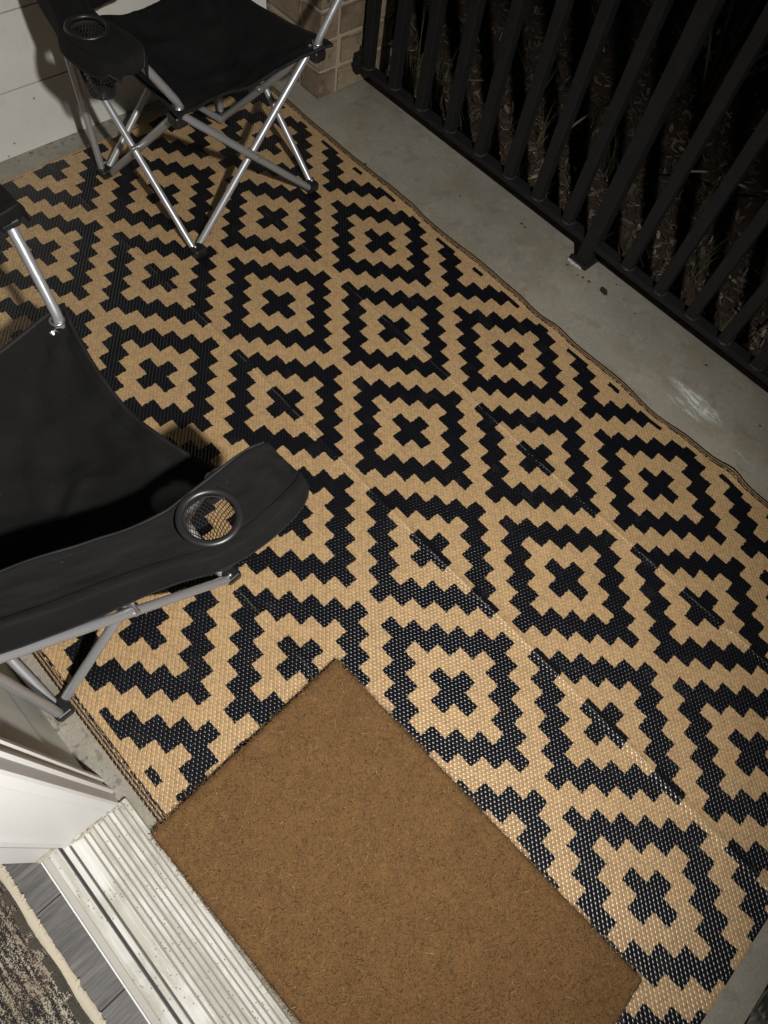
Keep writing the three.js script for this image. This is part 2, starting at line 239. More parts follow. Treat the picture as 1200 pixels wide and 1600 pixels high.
  const planks = [0, 1, 2].map(v => { const t = tex(256, 1024, (x, y) => { const wob = 5 * fbm(y / 180, x / 60, 2, 110); const g1 = fbm((x + wob) / 2.4 + v * 50, y / 60, 4, 111), g2 = fbm((x + wob) / 16 + v * 31, y / 70, 3, 112), g3 = hash(x, Math.floor(y / 14), 113 + v); const k = 0.30 + 0.17 * g1 + 0.12 * (g2 - 0.5) + 0.05 * (g3 - 0.5); return [k * 1.0, k * 0.985, k * 0.98]; }, true); t.repeat.set(1 / 0.18, 1 / 0.9); t.offset.set(v * 0.3, v * 0.2);
    return std({ map: t, roughness: 0.5, bumpMap: t, bumpScale: 0.0006 }); });
  for (let k = 0; k < 13; k++) { const x0 = -1.4 + k * 6.8; let z = 62.62; const first = 8 + 22 * hash(k, 3); for (let q = 0; q < 3; q++) { const z1 = z + (q ? 46 : first); mesh('plank', uvBox(box(x0 + 0.03, x0 + 6.77, FH - 0.11, FH, z, Math.min(z1, 200), 0.03)), planks[(k * 2 + q) % 3], fl); z = z1 + 0.05; } }

  const rug = thing('indoor_rug', 'charcoal and cream distressed rug with cream binding inside the door', 'rug');
  const rm = tex(1024, 1024, (x, y) => { const st = fbm(x / 60, y / 5, 4, 121), b = fbm(x / 9, y / 4, 3, 122), sp = hash(Math.floor(x / 2), Math.floor(y / 2), 123), big = fbm(x / 120, y / 60, 3, 125); let c = mix3([0.13, 0.12, 0.118], [0.66, 0.63, 0.56], sst(0.46, 0.58, 0.42 * st + 0.3 * b + 0.28 * sp)); return mix3(c, [0.32, 0.24, 0.2], 0.25 * sst(0.55, 0.7, big)); }, true);
  rm.repeat.set(1 / 0.7, 1 / 0.7);
  const pile = sheet((u, v) => V(0 + u * 70, FH + 0.34 + 0.08 * fbm(u * 300, v * 160, 2, 131), 64.75 + v * 40 + 0.06 * Math.sin(u * 90)), 260, 90, 0.012);
  mesh('pile', uvBox(pile), std({ map: rm, bumpMap: rm, bumpScale: 0.004, roughness: 0.98 }), rug);
  const bind = []; for (let k = 0; k < 900; k++) { const x = 12 + k * 0.056; const q = new THREE.SphereGeometry(0.13 * U, 6, 4); q.scale(rr(0.5, 1.4), rr(0.7, 1.3), rr(0.7, 2.0)); q.rotateY(rr(-1.2, 1.2)); q.translate((x + rr(-0.12, 0.12)) * U, (FH + 0.2) * U, (64.6 + rr(-0.26, 0.22)) * U); bind.push(q); } bind.push(sheet((u, v) => V(12 + u * 50, FH + 0.16 + 0.14 * Math.sin(Math.PI * v) + 0.05 * fbm(u * 400, v * 4, 2, 133), 64.3 + 0.12 * (fbm(u * 120, 1, 3, 134) - 0.5) + v * 0.62), 300, 5, 0.002));
  mesh('binding', mergeGeometries(bind), std({ color: lin(0.52, 0.47, 0.37), roughness: 0.95 }), rug);
}

// ---------------------------------------------------------------- outdoor rug
const RA = 1.35185;                                 // a pattern step is longer along the rug than across it
const WARP = [[0.121, -0.061, 0.038, -0.101, -0.32, -0.524, 0.131, 0.19, 0.017, -0.051], [0.063, 0.195, 0.012, -0.194, -0.27, -0.007, -0.309, -0.03, 0.182, 0.099]];
{
  const I0 = -14.8, I1 = 53.85, J0 = 0.1, J1 = 56.0;
  const w = 2048, h = Math.round(2048 * (J1 - J0) / ((I1 - I0) * RA));
  const tan = [0.68, 0.567, 0.415], black = [0.062, 0.067, 0.088], brown = [0.30, 0.24, 0.185];
  const md = (i, jm) => { const j = jm * 6 / 7; // woven figure: cross and stepped ring about two interleaved sets of centres
    let best = 99; for (const o of [0, 1]) { const a = Math.abs(((i - o * 7) % 14 + 21) % 14 - 7), b = Math.abs(((j - o * 6) % 12 + 18) % 12 - 6); best = Math.min(best, Math.round(a - 0) + Math.round(b - 0)); } return best; };
  const map = tex(w, h, (px, py) => {
    let i = I0 + (px + 0.5) / w * (I1 - I0), j = J0 + (py + 0.5) / h * (J1 - J0);
    const ti = Math.floor(i * 6 + 0.5), tj = Math.floor(j * 36 / 7 + 0.5);        // single straws
    const up = (ti + tj) & 1;
    const jj = j + (hash(ti, Math.floor(py / 2), 5) - 0.5) * 0.05, ii = i + (hash(tj, Math.floor(i), 6) - 0.5) * 0.07;
    let c, isT = true;
    const edge = Math.min(j - J0, J1 - j);
    const db = mix3(brown, black, 0.85); if (edge < 0.06) c = tan; else if (edge < 0.17) c = db; else if (edge < 0.30) c = mix3(tan, brown, 0.35); else if (edge < 0.41) c = db; else if (edge < 0.5) c = mix3(tan, brown, 0.3); else if (edge < 0.66) c = hash(ti, Math.floor(py), 31) > 0.3 ? db : tan;
    else if (edge < 1.2 || i < -14.55) c = tan;
    else { const m = md(ii, jj); isT = !(m <= 1 || m === 4 || m === 5); c = isT ? tan : black; }
    const v = 0.93 + 0.14 * hash(ti, tj, 9) + 0.05 * (fbm(i / 3, j / 3, 3, 12) - 0.5); c = c.map(q => q * v);
    const fx = i * 6 + 0.5 - ti, fy = j * 36 / 7 + 0.5 - tj;
    if (!up && isT && Math.abs(fx - 0.5) < 0.3 && Math.abs(fy - 0.5) < 0.3) c = mix3(c, brown, 0.14);   // brown warp thread showing between the straws
    if (fbm(i * 0.9, j * 0.9, 4, 15) > 0.70 && hash(px, py, 16) > 0.55) c = mix3(c, [0.5, 0.45, 0.36], 0.16); // dust
    for (const q of [14, 28, 42]) { const dz = Math.abs(j - q - 0.12 * Math.sin(i / 5 + q)); if (dz < 0.035 && vn(i * 1.3, q, 32) > 0.32) c = mix3(c, [0.82, 0.76, 0.66], isT ? 0.5 : 0.3); } // stress-whitened fold lines
    return c;
  }, true, false);
  const bump = tex(512, 512, (px, py) => { // 16 x 16 straws: twill ropes running on the diagonal, pinched into beads
    const a = px / 32, b = py / 32, rope = Math.round((a - b) / 2), c = (a - b) / 2 - rope, t = (a + b) / 2 + 0.5 * (rope & 1), bt = t - Math.round(t), q = hash(((rope % 16) + 16) % 16, Math.round(t) % 16, 21);
    const round = Math.sqrt(clamp(1 - Math.pow(Math.abs(c) * 2.05, 2.2))), bead = Math.sqrt(clamp(1 - Math.pow(Math.abs(bt) * 1.9, 2.4)));
    return 0.12 + 0.86 * round * (0.35 + 0.65 * bead) + 0.05 * (q - 0.5) * bead;
  });
  bump.repeat.set((I1 - I0) * 6 / 16, (J1 - J0) * 36 / 7 / 16); bump.offset.set((I0 * 6 + 0.5) / 16, (J0 * 36 / 7 + 0.5) / 16);
  const NX = 420, NZ = 400, pos = [], uv = [], idx = [];
  const ht = (x, z) => { // gentle waves, fold lines left from packing, lifted wavy border
    let y = 0.004 + 0.0032 * fbm(x / 7, z / 7, 3, 140) + 0.0016 * fbm(x / 2.4, z / 2.4, 2, 141);
    for (const [c, a] of [[14, 0.0028], [28, 0.0042], [42, 0.0034]]) { const d = Math.abs(z - c - 0.12 * Math.sin(x / RA / 5 + c)); y += a * Math.exp(-d / 0.28) * (0.55 + 0.6 * vn(x / 5, c, 7)); }
    for (const c of [4.5, 27.5, 50.5]) y += 0.0016 * Math.exp(-Math.abs(x - c) / 0.8) * sst(0.35, 0.7, vn(z / 4, c, 8));
    const e = Math.exp(-Math.max(0, z) / 1.4); y += e * 0.011 * Math.pow(vn(x / 3.4, 2, 143), 2) + 0.012 * e * (Math.exp(-Math.pow((x - 29) / 1.6, 2)) + Math.exp(-Math.pow((x - 51) / 1.3, 2)));
    const r = Math.exp(-Math.max(0, 72.6 - x) / 1.0); y += r * 0.006 * vn(z / 4, 9, 144);
    return y; };
  for (let b = 0; b <= NZ; b++) for (let a = 0; a <= NX; a++) {
    const u = a / NX, v = b / NZ, mx = (I0 + u * (I1 - I0)) * RA, mz = J0 + v * (J1 - J0);
    const X = (mx - 27) / 45, Z = (mz - 28) / 28, B = [1, X, Z, X * X, X * Z, Z * Z, X ** 3, X * X * Z, X * Z * Z, Z ** 3];
    let x = mx, z = mz; for (let q = 0; q < 10; q++) { x += WARP[0][q] * B[q]; z += WARP[1][q] * B[q]; }
    const e0 = Math.exp(-(mz - J0) / 2.2); z += e0 * (0.15 + 0.6 * (vn(x / 4.2, 1, 150) - 0.5) * sst(10, 30, x) + 0.18 * (vn(x / 6, 1, 151) - 0.5));
    const e1 = Math.exp(-(J1 - mz) / 1.5); z += e1 * 0.1 * (vn(x / 5, 4, 152) - 0.5);
    pos.push(x * U, ht(x, z), z * U); uv.push(u, v);
  }
  for (let b = 0; b < NZ; b++) for (let a = 0; a < NX; a++) { const k = b * (NX + 1) + a; idx.push(k, k + NX + 1, k + 1, k + 1, k + NX + 1, k + NX + 2); }
  // turned-down rim so that the rug has thickness
  const rim = []; for (let a = 0; a <= NX; a++) rim.push(a); for (let b = 1; b <= NZ; b++) rim.push(b * (NX + 1) + NX); for (let a = NX - 1; a >= 0; a--) rim.push(NZ * (NX + 1) + a); for (let b = NZ - 1; b > 0; b--) rim.push(b * (NX + 1));
  const base = pos.length / 3; rim.forEach(k => { pos.push(pos[3 * k], pos[3 * k + 1] - 0.0028, pos[3 * k + 2]); uv.push(uv[2 * k], uv[2 * k + 1]); });
  rim.forEach((k, q) => { const n = rim[(q + 1) % rim.length], a = base + q, c = base + (q + 1) % rim.length; idx.push(k, n, a, n, c, a); });
  const g = new THREE.BufferGeometry(); g.setAttribute('position', new THREE.Float32BufferAttribute(pos, 3)); g.setAttribute('uv', new THREE.Float32BufferAttribute(uv, 2)); g.setIndex(idx); g.computeVertexNormals();
  tag(mesh('outdoor_rug', g, std({ map, bumpMap: bump, bumpScale: 0.0016, roughness: 0.27 })), 'large woven plastic outdoor rug with black stepped diamonds on tan', 'rug');
}

// ---------------------------------------------------------------- coir doormat
{
  const L = 28.8, Wd = 16.65, T = 0.55;
  const mat = thing('doormat', 'plain brown coir doormat lying on the patterned rug at the threshold', 'doormat');
  mat.position.set(54.4 * U, 0.008, 47.98 * U); mat.rotation.y = 0.0335;
  const cm = tex(1024, 1024, (x, y) => { const a = fbm(x / 5, y / 5, 4, 161), b = fbm(x / 60, y / 60, 4, 162), s = hash(x, y, 163), l = fbm(x / 140, y / 140, 3, 164); const k = 0.78 + 0.35 * (a - 0.5) + 0.12 * (b - 0.5) + 0.22 * (s - 0.5); return mix3([0.53 * k, 0.385 * k, 0.215 * k], [0.46 * k, 0.325 * k, 0.17 * k], sst(0.3, 0.75, l) * 0.2); }, true);
  cm.repeat.set(1 / 0.3, 1 / 0.3);
  const cmat = std({ map: cm, roughness: 0.95, bumpMap: cm, bumpScale: 0.004 });
  const edge = (u) => u; // straight cut edges, slightly ragged
  const top = (u, v) => { const ex = Math.min(u, 1 - u) * L, ez = Math.min(v, 1 - v) * Wd, e = Math.min(ex, ez); return V((u - 0.5) * L + 0.07 * (fbm(v * 90, u * 3, 2, 171) - 0.5), T * (0.62 + 0.38 * sst(0, 0.35, e)) + 0.16 * (fbm(u * 90, v * 52, 3, 172) - 0.5), (v - 0.5) * Wd + 0.07 * (fbm(u * 150, v * 3, 2, 173) - 0.5)); };
  mesh('pile_bed', uvBox(sheet(top, 220, 130, 0.004)), cmat, mat);
  mesh('backing', box(-L / 2 + 0.06, L / 2 - 0.06, -0.06, T * 0.62, -Wd / 2 + 0.06, Wd / 2 - 0.06), std({ color: lin(0.11, 0.065, 0.03), roughness: 0.95 }), mat);
  const fg = new THREE.BufferGeometry(); { const wv = 0.00042, lv = 0.012; fg.setAttribute('position', new THREE.Float32BufferAttribute([-wv, 0, 0, wv, 0, 0, wv * 0.8, lv * 0.5, 0.0012, -wv * 0.8, lv * 0.5, 0.0012, 0, lv, 0.004], 3)); fg.setIndex([0, 1, 2, 0, 2, 3, 3, 2, 4]); fg.computeVertexNormals(); }
  const N = 62000, im = new THREE.InstancedMesh(fg, std({ color: 0xffffff, roughness: 0.8 }), N), d = new THREE.Object3D(), c = new THREE.Color();
  for (let k = 0; k < N; k++) { let u = rnd(), v = rnd(); if (k < 5200) { const e = rnd() < 0.64; if (e) v = rnd() < 0.5 ? 0.001 : 0.999; else u = rnd() < 0.5 ? 0.001 : 0.999; } const q = top(u, v); if (k < 5200) q.y *= rr(0.35, 1); d.position.set(q.x, q.y - 0.001, q.z); d.rotation.set(rr(-1, 1) * 1.35, rr(0, 6.28), rr(-1, 1) * 1.35); const s = rr(0.5, 1.1) * (rnd() < 0.08 ? 2.1 : 1); d.scale.set(rr(0.8, 1.3), s, 1); d.updateMatrix(); im.setMatrixAt(k, d.matrix); const t = rnd(), b = rr(0.75, 1.2); c.setRGB((t < 0.14 ? 0.4 : 0.215) * b, (t < 0.14 ? 0.3 : 0.128) * b, (t < 0.14 ? 0.18 : 0.054) * b); im.setColorAt(k, c); }
  im.name = 'coir_fibres'; im.userData.kind = 'stuff'; im.castShadow = im.receiveShadow = true; mat.add(im);
}

// ---------------------------------------------------------------- metal railing
{
  const r = thing('metal_railing', 'black metal picket railing along the edge of the porch', 'railing');
  const ZR = -10.0;
  mesh('bottom_rail', uvBox(box(-12.9, 74.8, 2.35, 2.95, ZR - 0.72, ZR + 0.72, 0.07)), railMetal, r);
  mesh('top_rail', uvBox(box(-12.9, 74.8, 39.4, 40.9, ZR - 0.85, ZR + 0.85, 0.12)), railMetal, r);
  const xs = [-11.3, -6.75, -2.15, 2.6, 7.4, 12.0, 16.3, 20.75, 29.1, 33.4, 37.5, 41.6, 45.6, 49.8, 54, 58.2, 62.4, 66.6, 70.8];
  const bg = uvBox(box(-0.6, 0.6, 2.9, 39.5, -0.6, 0.6, 0.1));
  const weld = new THREE.TorusGeometry(0.66 * U, 0.16 * U, 5, 12); weld.rotateX(Math.PI / 2); weld.scale(1.05, 0.8, 1.05);
  const weldMat = std({ color: lin(0.03, 0.03, 0.031), roughness: 0.5, bumpMap: steelBump, bumpScale: 0.003 });
  for (const x of xs) { const b = mesh('baluster', bg, railMetal, r); b.position.set(x * U, 0, ZR * U); const wm = mesh('weld', weld, weldMat, b); wm.position.y = 2.95 * U; wm.rotation.y = x; }
  const p = mesh('post', uvBox(box(23.6, 25.2, 0.3, 40, ZR - 0.8, ZR + 0.8, 0.12)), railMetal, r);
  for (const [bx, bz] of [[23.45, 0.85], [25.3, 0.85], [23.45, -0.85], [25.3, -0.85]]) { const q = mesh('bolt', new THREE.CylinderGeometry(0.2 * U, 0.22 * U, 0.3 * U, 6), railMetal, p); q.position.set(bx * U, 0.5 * U, (ZR + bz) * U); }
  mesh('post_foot', uvBox(box(23.15, 25.55, 0.02, 0.4, ZR - 1.2, ZR + 1.2, 0.12)), railMetal, p);
  const gl = []; for (let k = 0; k < 16; k++) { const q = new THREE.IcosahedronGeometry(rr(0.1, 0.25) * U, 1); q.scale(1.3, 0.5, 1); q.translate((23.3 + rr(0, 1.6)) * U, 0.1 * U, (ZR + 1.15 + rr(0, 0.3)) * U); gl.push(q); } mesh('grout', mergeGeometries(gl), std({ color: lin(0.42, 0.4, 0.36), roughness: 0.95 }), p);
  const br = mesh('wall_bracket', uvBox(box(-13.1, -12.0, 1.9, 4.0, ZR - 1.0, ZR + 1.0, 0.12)), railMetal, r);
  const bolt = new THREE.CylinderGeometry(0.3 * U, 0.36 * U, 0.7 * U, 6); const bm = mesh('bolt', bolt, railMetal, br); bm.position.set(-12.6 * U, 4.3 * U, ZR * U);
  const bm2 = mesh('bolt', bolt, railMetal, br); bm2.position.set(-12.5 * U, 3.0 * U, (ZR + 1.1) * U); bm2.rotation.x = Math.PI / 2;
}

// ---------------------------------------------------------------- camp chairs
const fabW = tex(256, 256, (x, y) => { const a = (x & 3) < 2 ? 1 : 0, b = (y & 3) < 2 ? 1 : 0; return 0.35 + 0.3 * (a ^ b) + 0.35 * fbm(x / 16, y / 16, 3, 201); }); fabW.repeat.set(5, 5);
const fabC = tex(256, 256, (x, y) => { const v = 0.82 + 0.3 * (fbm(x / 30, y / 30, 4, 202) - 0.4) + 0.12 * (hash(x, y, 203) - 0.5); const q = 0.212 * v; return hash(x, y, 204) > 0.9996 ? [0.7, 0.7, 0.68] : [q, q, q]; }, true); fabC.repeat.set(1.5, 1.5);
const fabric = new THREE.MeshPhysicalMaterial({ side: THREE.DoubleSide, color: lin(0.25, 0.25, 0.262), specularIntensity: 0.35, roughness: 0.88, bumpMap: fabW, bumpScale: 0.0007, map: fabC, sheen: 0.12, sheenRoughness: 0.5, sheenColor: lin(0.05, 0.05, 0.053) });
const trimFab = new THREE.MeshPhysicalMaterial({ side: THREE.DoubleSide, color: lin(0.012, 0.012, 0.0125), roughness: 0.65, specularIntensity: 0.45 });
const tubeGrey = std({ color: lin(0.40, 0.41, 0.43), roughness: 0.36, metalness: 0.55, bumpMap: steelBump, bumpScale: 0.0002 });
const plastic = std({ color: lin(0.012, 0.012, 0.013), roughness: 0.38 });
const netMat = std({ color: lin(0.014, 0.014, 0.015), roughness: 0.7 });
const rivetMat = std({ color: lin(0.6, 0.6, 0.6), roughness: 0.3, metalness: 0.9 });

function campChair(label) {
  const t = thing('camp_chair', label, 'chair', 'folding camp chairs on the patterned rug');
  const FX = 7.75, FZ = 7.4, R = 0.34, SH = 15;
  const leg = (a, b) => mesh('leg', tube([a, b], R), tubeGrey, t);
  // crossed legs: front pair, rear pair, one pair on each side
  leg([-FX + 0.2, 0.35, -FZ - 0.15], [FX, SH - 0.3, -FZ - 0.5]); leg([FX - 0.2, 0.35, -FZ + 0.55], [-FX, SH - 0.3, -FZ + 0.4]);
  leg([-FX + 0.2, 0.35, FZ - 0.5], [FX, SH - 0.8, FZ - 0.5]); leg([FX - 0.2, 0.35, FZ + 0.2], [-FX, SH - 0.8, FZ + 0.3]);
  for (const s of [-1, 1]) { leg([s * (FX + 0.3), 0.35, -FZ + 0.2], [s * (FX + 0.45), SH - 0.6, FZ]); leg([s * (FX - 0.42), 0.35, FZ - 0.3], [s * (FX - 0.25), SH - 0.3, -FZ]); }
  const pivot = (x, y, z, ax) => { const g = new THREE.CylinderGeometry(0.26 * U, 0.26 * U, 1.5 * U, 12); if (ax === 'x') g.rotateZ(Math.PI / 2); else g.rotateX(Math.PI / 2); g.translate(x * U, y * U, z * U); mesh('pivot_rivet', g, rivetMat, t); };
  pivot(0, SH / 2 + 0.1, -FZ + 0.1, 'z'); pivot(0, SH / 2 - 0.2, FZ - 0.1, 'z'); for (const s of [-1, 1]) pivot(s * FX, SH / 2, 0, 'x');
  // back uprights
  for (const s of [-1, 1]) mesh('back_post', tube([[s * (FX + 0.25), 0.8, FZ + 0.3], [s * (FX + 0.4), 8, FZ + 0.3], [s * (FX + 0.6), 15.5, FZ + 0.5], [s * (FX + 0.75), 26, FZ + 3], [s * (FX + 0.9), 37.5, FZ + 6.2]], R), tubeGrey, t);
  // arm posts, bent outward from the seat corners
  for (const s of [-1, 1]) { const ap = mesh('arm_post', tube([[s * (FX - 0.1), SH - 0.6, -FZ - 0.1], [s * (FX + 0.15), SH + 0.7, -FZ - 0.35], [s * (FX + 2.1), SH + 3.6, -FZ - 0.7], [s * (FX + 3.1), SH + 5.0, -FZ - 0.85], [s * (FX + 3.4), SH + 5.5, -FZ - 0.85]], R), tubeGrey, t);
    const gr = new THREE.TorusGeometry(0.42 * U, 0.11 * U, 6, 16); gr.rotateX(Math.PI / 2); gr.translate(s * (FX + 0.05) * U, (SH + 0.25) * U, (-FZ - 0.2) * U); mesh('grommet', gr, rivetMat, ap); }
  // plastic feet and hinge blocks
  for (const sx of [-1, 1]) for (const sz of [-1, 1]) {
    const f = mesh('foot', box(-0.7, 0.75, 0.02, 0.95, -0.6, 0.7, 0.25).translate(sx * FX * U, 0, sz * FZ * U), plastic, t);
    const rv = new THREE.SphereGeometry(0.17 * U, 10, 8); rv.translate((sx * (FX + 0.25)) * U, 0.95 * U, (sz * FZ + 0.2) * U); mesh('rivet', rv, rivetMat, f);
    mesh('hinge', box(-0.7, 0.7, SH - 1.3, SH - 0.25, -0.7, 0.7, 0.3).translate(sx * (FX + 0.1) * U, 0, sz * (FZ + 0.05) * U), plastic, t);
  }
  for (const s of [-1, 1]) mesh('slider', box(-0.7, 0.7, 22.2, 24, -0.6, 0.9, 0.25).translate(s * (FX + 0.7) * U, 0, (FZ + 2.2) * U), plastic, t);
  // slung seat
  const wr = (u, v, k) => { const f = fbm(u * 3.5 + 0.8 * fbm(u * 3, v * 3, 2, k + 3), v * 3.5, 3, k); return 0.75 * (Math.abs(f - 0.5) * -2 + 0.5) + 0.16 * (fbm(u * 14, v * 14, 3, k + 5) - 0.5); };
  const seatF = (u, v) => { const a = 2 * u - 1, s = Math.sin(Math.PI * v), c = 1 - a * a;
    const hx = 8.7 + (8.2 - 8.7) * v - 0.75 * s; const corner = Math.pow(Math.abs(a), 6);
    const x = a * hx; let z = -8.7 + v * 16.9; z += (1 - v) * (1 - v) * 1.5 * c; z -= 0.0;
    let y = SH + 0.25 - 0.6 * v - c * (1.5 + 2.2 * s) - 0.9 * s * (1 - corner) * 0.6 + wr(u, v, 210) * (0.3 + c);
    const rx = (1 - Math.abs(a)) * 8, rz = Math.min(v, 1 - v) * 16, rd = Math.hypot(rx, rz); y += 0.24 * Math.sin(Math.atan2(rz, rx + 0.01) * 9 + 2.5 * fbm(u * 9, v * 9, 2, 217)) * Math.exp(-rd / 3.4) * sst(0, 0.6, rd);
    return V(x, y, z); };
  const seat = mesh('seat', sheet(seatF, 56, 56, 0.003, [1, 1]), fabric, t);
  const pipe = (fn, n, r = 0.16) => tube(Array.from({ length: n + 1 }, (_, k) => { const q = fn(k / n); return [q.x / U, q.y / U, q.z / U]; }), r, 6, n * 2);
  mesh('hem', pipe(q => seatF(q, 0.004), 18), trimFab, seat); for (const s of [0.004, 0.996]) mesh('hem', pipe(q => seatF(s, q), 18), trimFab, seat);
  const lifted = (fn, d) => (u, v) => { const q = fn(u, v); q.y += d; return q; };
  mesh('hem_band', sheet(lifted((u, v) => seatF(u, v * 0.055), 0.0024), 56, 3, 0.0016, [1, 0.06]), fabric, seat);
  for (const s of [0, 1]) mesh('hem_band', sheet(lifted((u, v) => seatF(s ? 1 - u * 0.055 : u * 0.055, v), 0.002), 3, 56, 0.0016, [0.06, 1]), fabric, seat);
  for (const s of [0, 1]) mesh('corner_patch', sheet((u, v) => { const q = seatF(s ? 1 - u * 0.17 : u * 0.17, v * 0.14); q.y += 0.0022; return q; }, 8, 8, 0.002, [0.2, 0.2]), fabric, seat);
  // slung back
  const backF = (u, v) => { const a = 2 * u - 1, c = 1 - a * a; return V(a * (8.1 + 0.7 * v), 13.8 + v * 23, FZ + 0.6 + v * 5.4 + c * (1.9 * (1 - v * 0.5)) + wr(u, v, 215)); };
  const bk = mesh('backrest', sheet(backF, 40, 50, 0.003, [1, 1.3]), fabric, t);
  mesh('hem', pipe(q => backF(q, 0.996), 14), trimFab, bk);
  // arm rests
  const st = [[-9.5, 11.2, 13.2, 21.15], [-9.15, 10.8, 13.9, 21.25], [-8.4, 10.55, 14.25, 21.3], [-7, 10.5, 14.45, 21.25], [-5.2, 10.5, 14.4, 21.1], [-3.4, 10.4, 13.9, 20.8], [-1.6, 9.95, 12.9, 20.6], [0.5, 9.2, 12.1, 20.6], [3, 8.4, 11.4, 20.9], [6, 8.0, 10.5, 21.6], [9.6, 7.9, 9.5, 22.9]];
  const sAt = (v) => { const q = v * (st.length - 1), k = Math.min(st.length - 2, Math.floor(q)), f = q - k; return st[k].map((a, i) => { const p0 = st[Math.max(0, k - 1)][i], p1 = a, p2 = st[k + 1][i], p3 = st[Math.min(st.length - 1, k + 2)][i]; return 0.5 * (2 * p1 + (p2 - p0) * f + (2 * p0 - 5 * p1 + 4 * p2 - p3) * f * f + (3 * p1 - p0 - 3 * p2 + p3) * f * f * f); }); };
  for (const s of [1, -1]) {
    const armF = (u, v) => { const [z, xi, xo, y] = sAt(v); const front = sst(0.14, 0, v);
      // u: inner lip 0..0.08, top 0.08..0.72, outer turned-down flap 0.72..1
      let x, yy; if (u < 0.1) { const q = u / 0.1; x = xi + 0.12 * q; yy = y - 0.7 * (1 - q); } else if (u < 0.72) { const q = (u - 0.1) / 0.62; x = xi + 0.12 + (xo - xi - 0.24) * q; yy = y - 0.16 * Math.sin(Math.PI * q); } else { const q = (u - 0.72) / 0.28; x = xo - 0.12 + 0.3 * Math.sin(q * 1.5); yy = y - (0.35 + 0.75 * sst(0.02, 0.22, v) + 1.1 * sst(0.4, 0.95, v)) * q * q ** 0.3; }
      yy -= front * 0.7 * front; yy += 0.32 * (Math.abs(fbm(u * 4, v * 7, 3, 220) - 0.5) * -1 + 0.12) + 0.08 * (fbm(u * 16, v * 30, 2, 225) - 0.5); return V(s * x, yy, z + 0.1 * (fbm(u * 5, v * 3, 2, 221) - 0.5)); };
    let g = sheet(s > 0 ? armF : (u, v) => armF(1 - u, v), 44, 64, 0.004, [0.4, 1.2]);
    const HX = 12.25, HZ = -4.55, HY = 20.9, HR = 1.3;
    if (s > 0) { const b1 = new Brush(g.toNonIndexed(), fabric); b1.geometry = mergeVertices(g); const b2 = new Brush(new THREE.CylinderGeometry(HR * U, HR * U, 3 * U, 40), fabric); b2.position.set(HX * U, HY * U, HZ * U); b2.updateMatrixWorld(); b1.updateMatrixWorld(); const ev = new Evaluator(); ev.useGroups = false; g = ev.evaluate(b1, b2, SUBTRACTION).geometry; }
    const arm = mesh('armrest', g, fabric, t);
    mesh('front_block', box(-1.7, 1.7, -0.55, 0.0, -0.5, 0.9, 0.25).translate(s * 12.1 * U, 20.75 * U, -8.4 * U), plastic, arm);
    { const fl = s > 0 ? (f) => f : (f) => (u, v) => f(1 - u, v); const bd = (u0, u1) => sheet(fl((u, v) => { const q = armF(u0 + (u1 - u0) * u, 0.03 + 0.94 * v); q.y += 0.003; return q; }), 3, 60, 0.0012, [0.05, 1]); mesh('hem_band', bd(0.12, 0.2), fabric, arm); mesh('hem_band', bd(0.63, 0.71), fabric, arm); }
    mesh('hem', pipe(q => armF(0.1, q), 24, 0.1), trimFab, arm); mesh('hem', pipe(q => armF(0.995, q), 24, 0.12), trimFab, arm);
    if (s > 0) { // cup holder: plastic ring and hanging net pocket
      const cp = mesh('cup_holder', new THREE.TorusGeometry(HR * U * 1.08, 0.2 * U, 10, 48).rotateX(Math.PI / 2).scale(1, 0.75, 1).translate(HX * U, (HY + 0.2) * U, HZ * U), plastic, arm);
      const strands = [], D = 4.3, rad = (h) => (1.27 + 0.14 * Math.sin(Math.PI * h) - 0.32 * h * h) * U, nA = 36, nH = 18;
      const pt = (a, h) => new THREE.Vector3(HX * U + Math.cos(a) * rad(h), (HY - 0.1 - D * h) * U, HZ * U + Math.sin(a) * rad(h));
      const ribbon = (P, w) => { for (let k = 0; k + 1 < P.length; k++) { const a = P[k], b = P[k + 1], out = new THREE.Vector3(a.x - HX * U, 0, a.z - HZ * U).normalize(), dir = b.clone().sub(a).normalize(), sd = dir.clone().cross(out).multiplyScalar(w), ou = out.multiplyScalar(w * 0.8); strands.push([a.clone().add(sd), a.clone().sub(sd), b.clone().sub(sd), b.clone().add(sd)], [a.clone().add(ou), a.clone().sub(ou), b.clone().sub(ou), b.clone().add(ou)]); } };
      for (let k = 0; k < nA; k++) for (const q of [1, -1]) ribbon(Array.from({ length: nH + 1 }, (_, h) => pt(k / nA * 6.2832 + q * h / nH * 1.25, h / nH)), 0.0006);
      const seams = [0.0, 1.0]; for (const h of seams) ribbon(Array.from({ length: 37 }, (_, k) => pt(k / 36 * 6.2832, h)), 0.0016);
      for (let k = -9; k <= 9; k++) { const q = k / 10, r1 = rad(1), yb = (HY - 0.1 - D) * U, hw = Math.sqrt(1 - q * q) * r1; for (const sw of [0, 1]) { const A = sw ? [q * r1, -hw] : [-hw, q * r1], B = sw ? [q * r1, hw] : [hw, q * r1], w = 0.0006, o = sw ? [w, 0] : [0, w]; strands.push([[A, 1], [A, -1], [B, -1], [B, 1]].map(([c, sg]) => new THREE.Vector3(HX * U + c[0] + sg * o[0], yb, HZ * U + c[1] + sg * o[1]))); } }
      const P = [], I = []; strands.forEach((q) => { const n = P.length / 3; q.forEach(v => P.push(v.x, v.y, v.z)); I.push(n, n + 1, n + 2, n, n + 2, n + 3); });
      const ng = new THREE.BufferGeometry(); ng.setAttribute('position', new THREE.Float32BufferAttribute(P, 3)); ng.setIndex(I); ng.computeVertexNormals(); mesh('net_pocket', ng, netMat, cp);
    }
  }
  return t;
}
